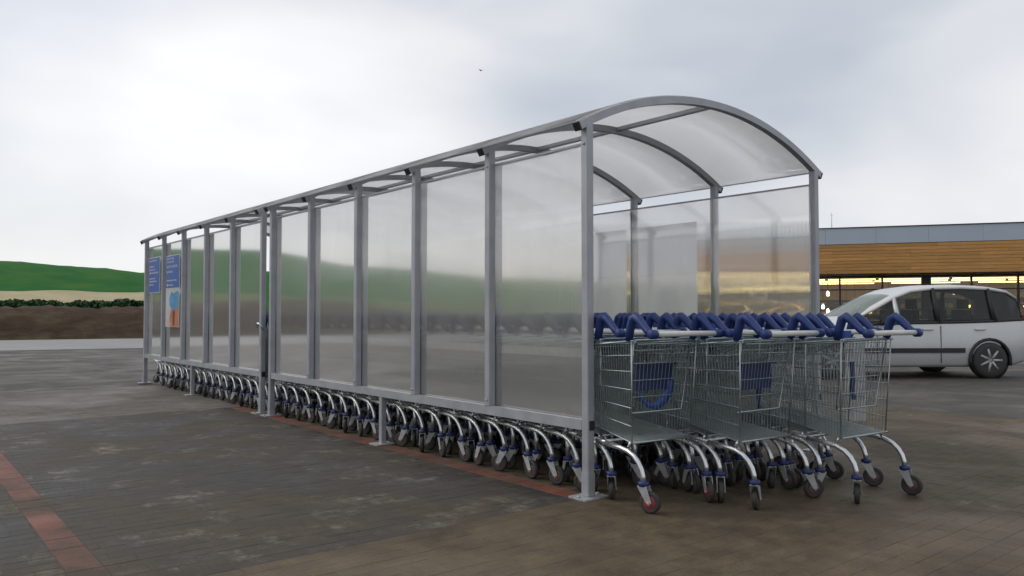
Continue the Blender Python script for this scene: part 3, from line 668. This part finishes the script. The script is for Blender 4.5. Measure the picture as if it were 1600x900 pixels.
# ------------------------------------------------------------------ trolley shelters
BAYL, NB, WID, HP = 0.974, 5, 2.56, 2.25
PS = 0.056
RISE, OVER = 0.345, 0.075
def arc_pt(t, dz=0.0):
    """t 0..1 across the roof"""
    half_ = WID/2 + OVER; rad = (half_**2 + RISE**2)/(2*RISE); th = math.asin(half_/rad)
    a_ = -th + 2*th*t; return WID/2 + (rad+dz)*math.sin(a_), HP - 0.02 + (rad+dz)*math.cos(a_) - (rad - RISE)
POST_TOP = min((abs(arc_pt(k/400)[0]), arc_pt(k/400)[1]) for k in range(200))[1] - 0.018
def shelter(name, v0, label):
    root = empty(name, (0, v0, 0)); tag(root, label, 'shelter', 'trolley shelters end to end')
    for sgn, u in ((1, 0.0), (-1, WID)):
        out = -sgn       # outward direction in u
        for i in range(NB+1):
            v = i*BAYL; full = i in (0, NB)
            zb = 0.006 if full else 0.462
            mb = MB(); mb.cbox((0,0,(POST_TOP+zb)/2), (PS, PS, POST_TOP-zb), 0, 0.005)
            pt = part('post', mb, alu, root, (u, v, 0))
            bl = MB()
            for zz in ((2.13, 0.50) if not full else (2.13,)):
                bl.lathe([(0,0.009),(0.006,0.009),(0.008,0.005)], 8, 'X', (0,0,zz))
            if out < 0:
                for k_, p_ in enumerate(bl.v): bl.v[k_] = (-p_[0], p_[1], p_[2])
            part('bolt', bl, galv, pt, (out*PS/2, 0, 0))
            if full:
                fp = MB(); fp.cbox((0,0,0.0045), (0.20, 0.15, 0.009), 0, 0.01); part('foot_plate', fp, galv, pt)
                ft = MB(); ft.cbox((0,0,0.08), (PS+0.006, PS+0.006, 0.135), 0, 0.005); part('foot_sleeve', ft, alu, pt)
                for sx in (-0.08, 0.08):
                    b2 = MB(); b2.lathe([(0.009,0.011),(0.019,0.011),(0.02,0.006)], 6, 'Z', (sx, 0, 0)); part('anchor_bolt', b2, galv, pt)
        Lw = NB*BAYL
        # bottom rail outside the panels, with black end plugs
        mb = MB(); mb.cbox((0,0,0), (PS-0.012, Lw - PS - 0.004, 0.062), 0, 0.004); part('bottom_rail', mb, alu, root, (u, Lw/2, 0.43))
        for e_, vv in ((-1, -PS/2-0.003), (1, Lw+PS/2+0.003)):
            mb = MB(); mb.cbox((0,0,0), (PS-0.014, 0.006, 0.056), 0, 0.002); part('rail_end_plug', mb, black, root, (u+0.004, vv, 0.43))
        mb = MB(); mb.cbox((0,0,0.199), (PS-0.008, PS-0.008, 0.40-0.012), 0, 0.004); lg = part('support_leg', mb, alu, root, (u, Lw/2+0.03, 0.004))
        fp = MB(); fp.cbox((0,0,0.0025), (0.19, 0.14, 0.009), 0, 0.01); part('foot_plate', fp, galv, lg)
        # inner bumper rail
        mb = MB(); mb.cbox((0,0,0), (0.022, Lw-0.01, 0.055), 0, 0.004); part('bumper_rail', mb, galv, root, (u+sgn*0.062, Lw/2, 0.855))
        # top rail of the wall panels
        mb = MB(); mb.cbox((0,0,0), (0.018, Lw-PS, 0.014), 0, 0.003); part('top_rail', mb, alu, root, (u+sgn*0.022, Lw/2, 2.142))
        pmesh = None
        for i in range(NB):
            if pmesh is None:
                mb = MB(); mb.box((-0.004, -(BAYL-0.012)/2, -(2.133-0.462)/2), (0.004, (BAYL-0.012)/2, (2.133-0.462)/2)); pmesh = mb.mesh('wall_panel', sheet)
            put('wall_panel', pmesh, root, (u+sgn*(PS/2+0.007), (i+0.5)*BAYL, (2.133+0.462)/2))
    # arches
    am = None
    for i in range(NB+1):
        if am is None:
            mb = MB(); pts = [(arc_pt(t/28)[0], 0, arc_pt(t/28)[1]) for t in range(29)]
            vs_ = []; h = 0.024
            for k in range(29):
                a_, b_ = arc_pt(k/28, -h), arc_pt(k/28, h)
                vs_ += [(a_[0],-h,a_[1]), (a_[0],h,a_[1]), (b_[0],h,b_[1]), (b_[0],-h,b_[1])]
            fs = [(4*k+j, 4*k+(j+1) % 4, 4*k+4+(j+1) % 4, 4*k+4+j) for k in range(28) for j in range(4)] + [(0,1,2,3), (115,114,113,112)]
            mb.add(vs_, fs, 0, False); am = mb.mesh('arch', alu)
            cm = MB(); cm.cbox((0,0,0), (0.02, 0.052, 0.052), 0, 0.004); cm = cm.mesh('end_cap', black)
        ar = put('arch', am, root, (0, i*BAYL, 0))
        for t, s_ in ((0, -1), (1, 1)):
            x_, z_ = arc_pt(t); half_ = WID/2 + OVER; ang = math.asin(half_/((half_**2+RISE**2)/(2*RISE)))
            cp = put('end_cap', cm, ar, (x_ + s_*0.009*math.cos(ang), 0, z_ - 0.009*math.sin(ang))); cp.rotation_euler = (0, s_*ang, 0)
    # roof sheets, one per bay
    rm = None
    for i in range(NB):
        if rm is None:
            mb = MB(); vs_ = []; y_ = BAYL/2 - 0.004
            for k in range(33):
                a_, b_ = arc_pt(k/32, 0.027), arc_pt(k/32, 0.035)
                vs_ += [(a_[0],-y_,a_[1]), (a_[0],y_,a_[1]), (b_[0],y_,b_[1]), (b_[0],-y_,b_[1])]
            fs = [(4*k+j, 4*k+(j+1) % 4, 4*k+4+(j+1) % 4, 4*k+4+j) for k in range(32) for j in range(4)] + [(0,1,2,3), (131,130,129,128)]
            mb.add(vs_, fs, 0, True); rm = mb.mesh('roof_sheet', sheet_roof)
            for p_ in rm.polygons: p_.use_smooth = abs(p_.normal.y) < 0.5 and len(p_.vertices) == 4 and p_.area > 0.02
        put('roof_sheet', rm, root, (0, (i+0.5)*BAYL, 0))
    # ridge purlin, eaves strips
    Lw = NB*BAYL; x_, z_ = arc_pt(0.5)
    for i in range(NB):
        mb = MB(); mb.cbox((0,0,0), (0.04, BAYL-0.052, 0.03), 0, 0.003); part('ridge_purlin', mb, alu, root, (x_, (i+0.5)*BAYL, z_+0.008))
    for t in (0.006, 0.994):
        x_, z_ = arc_pt(t, 0.0235); mb = MB(); mb.cbox((0,0,0), (0.010, Lw+0.05, 0.006), 0, 0.001); part('eaves_strip', mb, alu, root, (x_, Lw/2, z_))
    return root
V2 = NB*BAYL + 0.27
shelter('trolley_shelter', 0.0, 'arched clear sheet trolley shelter with grey frame, nearer of the two, open at its end')
sh2 = shelter('trolley_shelter', V2, 'arched clear sheet trolley shelter with grey frame, farther one bearing blue posters')
mb = MB(); mb.tube([(0,0,0),(-0.03,0.0,0.05),(-0.045,0.03,0.07),(-0.045,0.07,0.07),(-0.03,0.09,0.03)], 0.011, 6)
part('hook', mb, zinc_tube, sh2, (-0.03, -0.10, 0.92))

# ------------------------------------------------------------------ posters
pale = [film_mat('backlit_blue_film', (0.80, 0.82, 0.86), through=0.8), film_mat('backlit_light_film', (0.90, 0.92, 0.94), through=0.9), film_mat('backlit_white_film', (0.90, 0.89, 0.86), through=0.8)]  # poster colours lightened to stand in for daylight coming through the back
def poster(u, v, z0, z1, w, label, pic, out, seed, split=None, backlit=False):
    """printed sheet in a thin board on the outside of a wall; out = -1 towards the car park on the near side"""
    cb, cc, co, ck = (pale[0], pale[1], pale[2], pale[2]) if backlit else (pblue, pcyan, porange, pdark)
    rr = random.Random(seed); root = empty('poster', (u, v, z0)); tag(root, label, 'poster', 'posters on the shelter walls')
    H_ = z1 - z0; mb = MB(); mb.box((-0.002, -w/2, 0), (0.002, w/2, split if backlit else H_)); part('board', mb, pale[2] if backlit else paper, root)
    xo = out*0.0035
    def flat(name, y0, y1, a_, b_, m_, lift=0.0):
        q = MB(); q.box((xo+out*lift-0.0008, y0, a_), (xo+out*lift+0.0008, y1, b_)); return part(name, q, m_, root)
    zs = split if split else 0.0
    if backlit:         # thin film, print paled to look lit from behind: one layer, no lettering to be made out from behind
        q = MB(); q.box((-0.002, -w/2, split+0.002), (0.002, w/2, H_)); part('upper_film', q, pale[0], root)
        vs_ = [(xo+e_*0.0005, 0.20*w*math.cos(t_)*1.2, split*0.52+0.19*math.sin(t_)*(1+0.15*math.cos(3*t_))) for e_ in (-1, 1) for t_ in [2*math.pi*k_/16 for k_ in range(16)]]
        q = MB(); q.add(vs_, [tuple(range(16)), tuple(range(31, 15, -1))] + [(k_, (k_+1) % 16, 16+(k_+1) % 16, 16+k_) for k_ in range(16)]); part('picture', q, pale[1], root)
        return root
    flat('blue_print', -w/2+0.012, w/2-0.012, zs+0.01, H_-0.012, cb)
    # rows of white lettering, too small to read
    q = MB(); d = out   # reading direction: left to right as one faces the wall
    lines = ((0.90, 0.42, 0.028), (0.74, 0.30, 0.03), (0.65, 0.34, 0.03), (0.56, 0.46, 0.03), (0.40, 0.34, 0.026), (0.32, 0.46, 0.026), (0.23, 0.26, 0.026)) if not split else ((0.90, 0.34, 0.034), (0.80, 0.30, 0.034), (0.66, 0.48, 0.045), (0.50, 0.28, 0.036), (0.24, 0.46, 0.026), (0.10, 0.30, 0.022))
    for f_, ln, th in lines:
        zc = zs + (H_-zs)*f_; y = 0.06*w
        while y < 0.06*w + ln*w*1.5:
            lw = rr.uniform(0.03, 0.075)*w*1.6; nl = max(2, int(lw/(th*0.42)))
            for k in range(nl):       # separate upright letter strokes
                ya = y + lw*k/nl; yb = ya + lw/nl*0.62; a_, b_ = (ya - w/2, yb - w/2)
                if d < 0: a_, b_ = -b_, -a_
                q.box((xo+out*0.0018-0.0006, a_, zc-th/2*rr.uniform(0.7, 1)), (xo+out*0.0018+0.0006, b_, zc+th/2*rr.uniform(0.7, 1)))
            y += lw + th*0.5
    if split:
        q.lathe([(-0.0006,0.026),(0.0006,0.026)], 14, 'X', (xo+out*0.0018, d*(-w/2+0.09), zs+(H_-zs)*0.10))
    struct(part('lettering', q, paper, root), 'stuff')
    if pic:
        def shape(name, pts, m_, lift):
            vs_ = [(xo+out*lift-0.0005, d*(y-0.5)*w, z*zs) for y, z in pts] + [(xo+out*lift+0.0005, d*(y-0.5)*w, z*zs) for y, z in pts]; n = len(pts)
            q = MB(); q.add(vs_, [tuple(range(n)), tuple(range(2*n-1, n-1, -1))] + [(i, (i+1) % n, n+(i+1) % n, n+i) for i in range(n)]); return part(name, q, m_, root)
        shape('orange_picture', [(0.36,0.02),(0.97,0.02),(0.97,0.66),(0.80,0.60),(0.62,0.50),(0.40,0.46),(0.33,0.25)], co, 0.0012)
        shape('blue_picture', [(0.33,0.56),(0.50,0.44),(0.72,0.42),(0.97,0.54),(0.97,0.90),(0.85,0.93),(0.60,0.86),(0.46,0.92),(0.36,0.85),(0.30,0.72)], cc, 0.0022)
        shape('dark_picture', [(0.56,0.04),(0.68,0.04),(0.70,0.40),(0.64,0.46),(0.55,0.36)], ck, 0.0030)
    return root
up = -0.008
poster(up, V2 + 4.5*BAYL + 0.0, 1.42, 1.97, 0.62, 'small blue poster with white lettering on the farthest near-side bay', False, -1, 3)
poster(up, V2 + 3.5*BAYL - 0.0, 0.905, 1.95, 0.66, 'tall poster, blue above and a white picture half below, second bay from far end', True, -1, 5, split=0.56)
poster(WID+0.012, 1.5*BAYL + 0.08, 0.905, 1.955, 0.72, 'tall pale poster seen from behind through the far wall, nearer the open end', True, 1, 8, split=0.56, backlit=True)
poster(WID+0.012, 2.5*BAYL - 0.02, 0.905, 1.955, 0.70, 'tall pale poster seen from behind through the far wall, half hidden by the corner post', True, 1, 9, split=0.56, backlit=True)

# ------------------------------------------------------------------ trolleys
def trolley_pieces():
    P = {}
    # basket corners (x half width, y, z): rear = handle end
    RT, RB, FT, FB = (0.262, 0.17, 0.945), (0.235, 0.20, 0.365), (0.205, 0.98, 0.875), (0.165, 0.86, 0.46)
    V = lambda p, s_=1: Vector((p[0]*s_, p[1], p[2]))
    def side(s_):
        mb = MB(); a, b, c_, d = V(RB, s_), V(RT, s_), V(FT, s_), V(FB, s_)
        n = 33
        for i in range(n+1):
            t = i/n; mb.wire(a.lerp(d, t), b.lerp(c_, t), 0.0021)
        for t in (0.0, 0.16, 0.34, 0.52, 0.70, 0.86):
            mb.wire(a.lerp(b, t), d.lerp(c_, t), 0.0038)
        mb.tube([b + Vector((0,-0.015,0)), b.lerp(c_, 0.5), c_], 0.0062, 6)
        mb.tube([a, a.lerp(b, 0.5), b], 0.0045, 5)
        return mb
    P['side_l'], P['side_r'] = side(-1), side(1)
    mb = MB(); n = 12
    for i in range(n+1):
        t = -1 + 2*i/n; mb.wire((FB[0]*t, FB[1], FB[2]), (FT[0]*t, FT[1], FT[2]), 0.0021)
    for t in (0, 0.2, 0.4, 0.6, 0.8):
        a = V(FB).lerp(V(FT), t); mb.wire((-a.x, a.y, a.z), (a.x, a.y, a.z), 0.0032)
    mb.tube([V(FT, -1), V(FT)], 0.0062, 6); P['front'] = mb
    mb = MB(); n = 26
    for i in range(n+1):
        t = -1 + 2*i/n; mb.wire((RB[0]*t, RB[1]-0.01, RB[2]), (FB[0]*t, FB[1], FB[2]), 0.0028)
    for i in range(14):
        t = i/13; a = V(RB).lerp(V(FB), t); mb.wire((-a.x, a.y, a.z-0.004), (a.x, a.y, a.z-0.004), 0.0026)
    mb.tube([V(RB, -1)+Vector((0,-0.012,0)), V(RB)+Vector((0,-0.012,0))], 0.007, 6); P['floor'] = mb
    # rear gate, hung from the top, ending above the floor
    mb = MB(); gt, gb = (0.232, 0.185, 0.948), (0.205, 0.245, 0.525); n = 15
    for i in range(n+1):
        t = -1 + 2*i/n; mb.wire((gb[0]*t, gb[1], gb[2]), (gt[0]*t, gt[1], gt[2]), 0.0021)
    for t in (0.22, 0.45, 0.68, 0.86):
        a = V(gb).lerp(V(gt), t); mb.wire((-a.x, a.y, a.z), (a.x, a.y, a.z), 0.003)
    c_ = 0.02
    mb.tube([V(gb,-1), V(gt,-1)-Vector((0,0,c_)), V(gt,-1)+Vector((c_,0,0)), V(gt)-Vector((c_,0,0)), V(gt)-Vector((0,0,c_)), V(gb), V(gb,-1)], 0.0055, 6)
    mb.wire((-0.225, 0.16, 0.925), (0.225, 0.16, 0.925), 0.004); P['gate'] = mb
    # child seat flap and strap behind the gate
    mb = MB(); mb.cbox((0, 0.262, 0.725), (0.30, 0.014, 0.15), 0, 0.004); mb.cbox((0, 0.250, 0.805), (0.33, 0.045, 0.016), 0, 0.004)
    P['seat'] = mb
    mb = MB(); pts = [(0.13, 0.262, 0.70), (0.125, 0.268, 0.64), (0.09, 0.274, 0.585), (0.03, 0.278, 0.55), (-0.03, 0.278, 0.555), (-0.08, 0.274, 0.59), (-0.12, 0.268, 0.65)]
    mb.tube(pts, [0.034, 0.036, 0.034, 0.028, 0.018, 0.012, 0.008], 6, flat=0.4); P['strap'] = mb
    mb = MB(); mb.tube([(0.05,0.262,0.80),(0.055,0.268,0.70),(0.045,0.274,0.63),(0.055,0.278,0.56),(0.06,0.278,0.53)], [0.022,0.030,0.022,0.014,0.017], 6, flat=0.4); P['tail'] = mb
    mb = MB(); mb.cbox((-0.01, 0.262, 0.70), (0.035, 0.018, 0.21), 0, 0.005); mb.cbox((-0.01, 0.255, 0.588), (0.025, 0.02, 0.03), 0, 0.005); P['edge'] = mb
    mb = MB(); mb.tube([(-0.262,0.0,0.985),(0,0.0,0.987),(0.262,0.0,0.985)], 0.0155, 10); P['handle'] = mb
    def bracket(s_):
        """plastic arm that rises from the basket rim and falls back to the handle"""
        prof = [(-0.012,0.982),(0.04,1.000),(0.10,1.056),(0.138,1.082),(0.164,1.066),(0.184,1.008),(0.196,0.945)]
        hw = [0.019,0.022,0.026,0.029,0.029,0.027,0.023]; mb = MB()
        mb.tube([(s_*0.258, y, z) for y, z in prof], hw, 8, flat=0.95)
        mb.lathe([(-0.026,0.021),(-0.02,0.027),(0.02,0.027),(0.026,0.021)], 10, 'X', (s_*0.258, 0.0, 0.985)); return mb
    P['bracket_l'], P['bracket_r'] = bracket(-1), bracket(1)
    # chassis
    mb = MB()
    for s_ in (-1, 1):
        mb.tube([(s_*0.243,0.30,0.330),(s_*0.215,0.55,0.345),(s_*0.165,0.84,0.36)], 0.0135, 8)
    mb.tube([(-0.225,0.45,0.34),(0.225,0.45,0.34)], 0.011, 8); mb.tube([(-0.165,0.84,0.36),(0.165,0.84,0.36)], 0.012, 8)
    for s_ in (-1, 1):
        mb.tube([(s_*0.23,0.215,0.366),(s_*0.235,0.23,0.338)], 0.009, 6)
        mb.wire((s_*0.17,0.80,0.36),(s_*0.17,0.82,0.455), 0.006)
    P['chassis'] = mb
    def leg(s_):
        mb = MB(); mb.tube([(s_*0.243,0.42,0.336),(s_*0.248,0.28,0.328),(s_*0.25,0.215,0.318),(s_*0.251,0.165,0.298),(s_*0.252,0.128,0.268),(s_*0.252,0.104,0.232),(s_*0.252,0.092,0.196),(s_*0.252,0.088,0.160)], 0.0148, 10); return mb
    P['leg_l'], P['leg_r'] = leg(-1), leg(1)
    def fleg(s_):
        mb = MB(); mb.tube([(s_*0.165,0.70,0.352),(s_*0.165,0.655,0.34),(s_*0.165,0.625,0.30),(s_*0.165,0.612,0.24),(s_*0.165,0.61,0.16)], 0.0155, 8); return mb
    P['fleg_l'], P['fleg_r'] = fleg(-1), fleg(1)
    # caster about its pivot at ground level under the leg: wheel trails behind
    tr, rw = 0.040, 0.060
    mb = MB()
    for s_ in (-1, 1):
        vs_ = []
        for xx in (s_*0.020, s_*0.0235):
            vs_ += [(xx, 0.028, 0.142), (xx, -0.028, 0.142), (xx, -tr-0.018, 0.062), (xx, -tr, 0.046), (xx, -tr+0.018, 0.062)]
        mb.add(vs_, [(0,1,2,3,4), (9,8,7,6,5)] + [(i, (i+1) % 5, 5+(i+1) % 5, 5+i) for i in range(5)])
    mb.box((-0.0235,-0.028,0.1425), (0.0235,0.028,0.148)); mb.lathe([(-0.027,0.006),(0.027,0.006)], 8, 'X', (0,-tr,rw)); P['fork'] = mb
    mb = MB(); mb.lathe([(0.144,0.027),(0.147,0.031),(0.168,0.031),(0.172,0.024)], 14, 'Z'); P['collar'] = mb
    mb = MB(); mb.lathe([(-0.012,0.040),(-0.0155,0.050),(-0.011,rw),(0.011,rw),(0.0155,0.050),(0.012,0.040)], 22, 'X', (0,-tr,rw)); P['tyre'] = mb
    mb = MB(); mb.lathe([(-0.0165,0.014),(-0.015,0.030),(-0.010,0.0415),(0.010,0.0415),(0.015,0.030),(0.0165,0.014)], 16, 'X', (0,-tr,rw)); P['hub'] = mb
    mb = MB(); mb.cbox((0.0,-0.004,0.972), (0.085,0.045,0.05), 0, 0.008); P['lock'] = mb
    return P
TP = trolley_pieces()
TM = {'side_l': ('side_grid', zinc), 'side_r': ('side_grid', zinc), 'front': ('front_grid', zinc), 'floor': ('floor_grid', zinc), 'gate': ('rear_gate', zinc), 'seat': ('child_seat', navy), 'strap': ('seat_strap', lblue), 'tail': ('seat_strap', navy), 'edge': ('child_seat', blue),
      'handle': ('handle_bar', white_p), 'bracket_l': ('handle_bracket', blue), 'bracket_r': ('handle_bracket', blue), 'chassis': ('chassis', zinc_tube), 'leg_l': ('leg', zinc_tube), 'leg_r': ('leg', zinc_tube),
      'fleg_l': ('leg', zinc_tube), 'fleg_r': ('leg', zinc_tube), 'fork': ('caster', galv), 'collar': ('collar', navy), 'tyre': ('tyre', rubber), 'hub': ('hub', hubm)}
TMESH = {k: TP[k].mesh(TM[k][0], TM[k][1]) for k in TM}
HUBR = TP['hub'].mesh('hub', hubr); LOCK = TP['lock'].mesh('coin_lock', lblue)
PIV = [(-0.252, 0.088), (0.252, 0.088), (-0.165, 0.61), (0.165, 0.61)]
def far_mesh(seed):
    """one mesh of a whole trolley for those that show only as specks"""
    rr = random.Random(seed); mats_ = [zinc, zinc_tube, blue, navy, white_p, rubber, galv, hubm, lblue]
    ix = {m: i for i, m in enumerate(mats_)}; mb = MB()
    for k, (nm, m_) in TM.items():
        if k in ('fork', 'collar', 'tyre', 'hub', 'tail', 'edge'): continue
        mb.join(TP[k], None, ix[m_])
    for x_, y_ in PIV:
        M_ = Matrix.Translation((x_, y_, 0)) @ Matrix.Rotation(rr.choice((0, math.pi)) + rr.uniform(-0.8, 0.8), 4, 'Z')
        for k in ('fork', 'collar', 'tyre', 'hub'): mb.join(TP[k], M_, ix[TM[k][1]])
    return mb.mesh('trolley', mats_)
FAR = [far_mesh(s_) for s_ in range(5)]
ORD = ['zeroth','first','second','third','fourth','fifth','sixth','seventh','eighth','ninth','tenth','eleventh','twelfth','thirteenth','fourteenth','fifteenth','sixteenth','seventeenth','eighteenth','nineteenth']
TENS = {2: ('twentieth','twenty'), 3: ('thirtieth','thirty'), 4: ('fortieth','forty')}
def ordinal(n):
    if n < 20: return ORD[n]
    t, u = divmod(n, 10); return TENS[t][0] if u == 0 else TENS[t][1] + '-' + ORD[u]
ROWN = ['near-wall row', 'middle row', 'row farthest inside']
PITCH = 0.262
rowspec = [(-0.56, 0.228, 0.335, R(5.5), 38), (-0.915, 0.748, 0.865, R(2.5), 26), (-1.215, 1.315, 1.42, R(4.8), 26)]
FIRST_ANG = {(0,0): (0.35, -0.5), (0,1): (2.3, 1.9), (1,0): (2.0, 1.2), (2,0): (2.15, 0.15), (1,1): (-0.8, 2.4), (2,1): (-1.9, 0.6)}
rc = random.Random(21)
for r_, (v0, ua, ub, yaw0, n_) in enumerate(rowspec):
    v, u = v0, ua
    for i in range(n_):
        t = min(1.0, i/4.0); yaw = yaw0*(1-t) + rc.uniform(-0.008, 0.008)
        uu = ua + (ub-ua)*(1-(1-t)**(4.0 if r_ == 0 else 1.6)) + rc.uniform(-0.006, 0.006)
        loc = (uu, v, 0.0)
        if i == 0: lab = ('last trolley out of the open end, ' + ('beside the corner post', 'in the middle row', 'sticking out farthest, nearest the car')[r_])
        else: lab = 'blue-handled wire trolley, %s from the open end in the %s' % (ordinal(i+1), ROWN[r_])
        if i < 7:
            tr_ = empty('shopping_trolley', loc, -yaw)
            for k, (nm, m_) in TM.items():
                if k in ('fork', 'collar', 'tyre', 'hub', 'strap', 'gate', 'seat', 'tail', 'edge'): continue
                put(nm, TMESH[k], tr_)
            gt_ = put('rear_gate', TMESH['gate'], tr_)
            if i > 0:      # pushed up by the trolley nested behind it: swing about the top rod
                a_ = R(58); h_ = Vector((0, 0.185, 0.948)); M_ = Matrix.Translation(h_) @ Matrix.Rotation(a_, 4, 'X') @ Matrix.Translation(-h_); gt_.matrix_local = M_
            if r_ == 2 and i == 0: put('child_seat', TMESH['edge'], gt_)
            else: put('child_seat', TMESH['seat'], gt_); put('seat_strap', TMESH['tail' if r_ == 1 else 'strap'], gt_)
            if (r_, i) == (2, 1): put('coin_lock', LOCK, tr_, (-0.12, 0, 0))
            for j, (x_, y_) in enumerate(PIV):
                ang = FIRST_ANG.get((r_, i), (None, None))[j] if j < 2 else None
                if ang is None: ang = rc.choice((0, 0, math.pi)) + rc.uniform(-0.7, 0.7)
                f_ = put('caster', TMESH['fork'], tr_, (x_, y_, 0), ang)
                put('collar', TMESH['collar'], f_); put('tyre', TMESH['tyre'], f_)
                put('hub', HUBR if (r_, i, j) in ((0,0,0), (0,0,1), (2,0,0)) else TMESH['hub'], f_)
        else:
            tr_ = put('shopping_trolley', FAR[(i*3+r_) % 5], None, loc, -yaw)
        tag(tr_, lab, 'trolley', 'nested shopping trolleys')
        v += PITCH + rc.uniform(-0.012, 0.012) + (0.05 if i < 2 and r_ == 0 else 0)

# ------------------------------------------------------------------ bird
mb = MB(); mb.tube([(0,-0.16,0),(0,-0.08,0.01),(0,0.05,0.02),(0,0.13,0.03),(0,0.18,0.02)], [0.006,0.035,0.05,0.03,0.006], 8)
for s_ in (-1, 1): mb.add([(0,0.07,0.03),(s_*0.18,0.10,0.12),(s_*0.36,0.0,0.06),(s_*0.16,-0.04,0.09),(0,-0.05,0.03),(0,0.07,0.018),(s_*0.18,0.10,0.108),(s_*0.16,-0.04,0.08),(0,-0.05,0.018)], [(0,1,3,4),(1,2,3),(5,8,7,6),(6,7,2)])
bd = empty('bird', W(-49/F_PX*75, 75, 1.10 + 383/F_PX*75)); part('body', mb, trim, bd); tag(bd, 'small dark bird high in the grey sky above the shelter', 'bird')
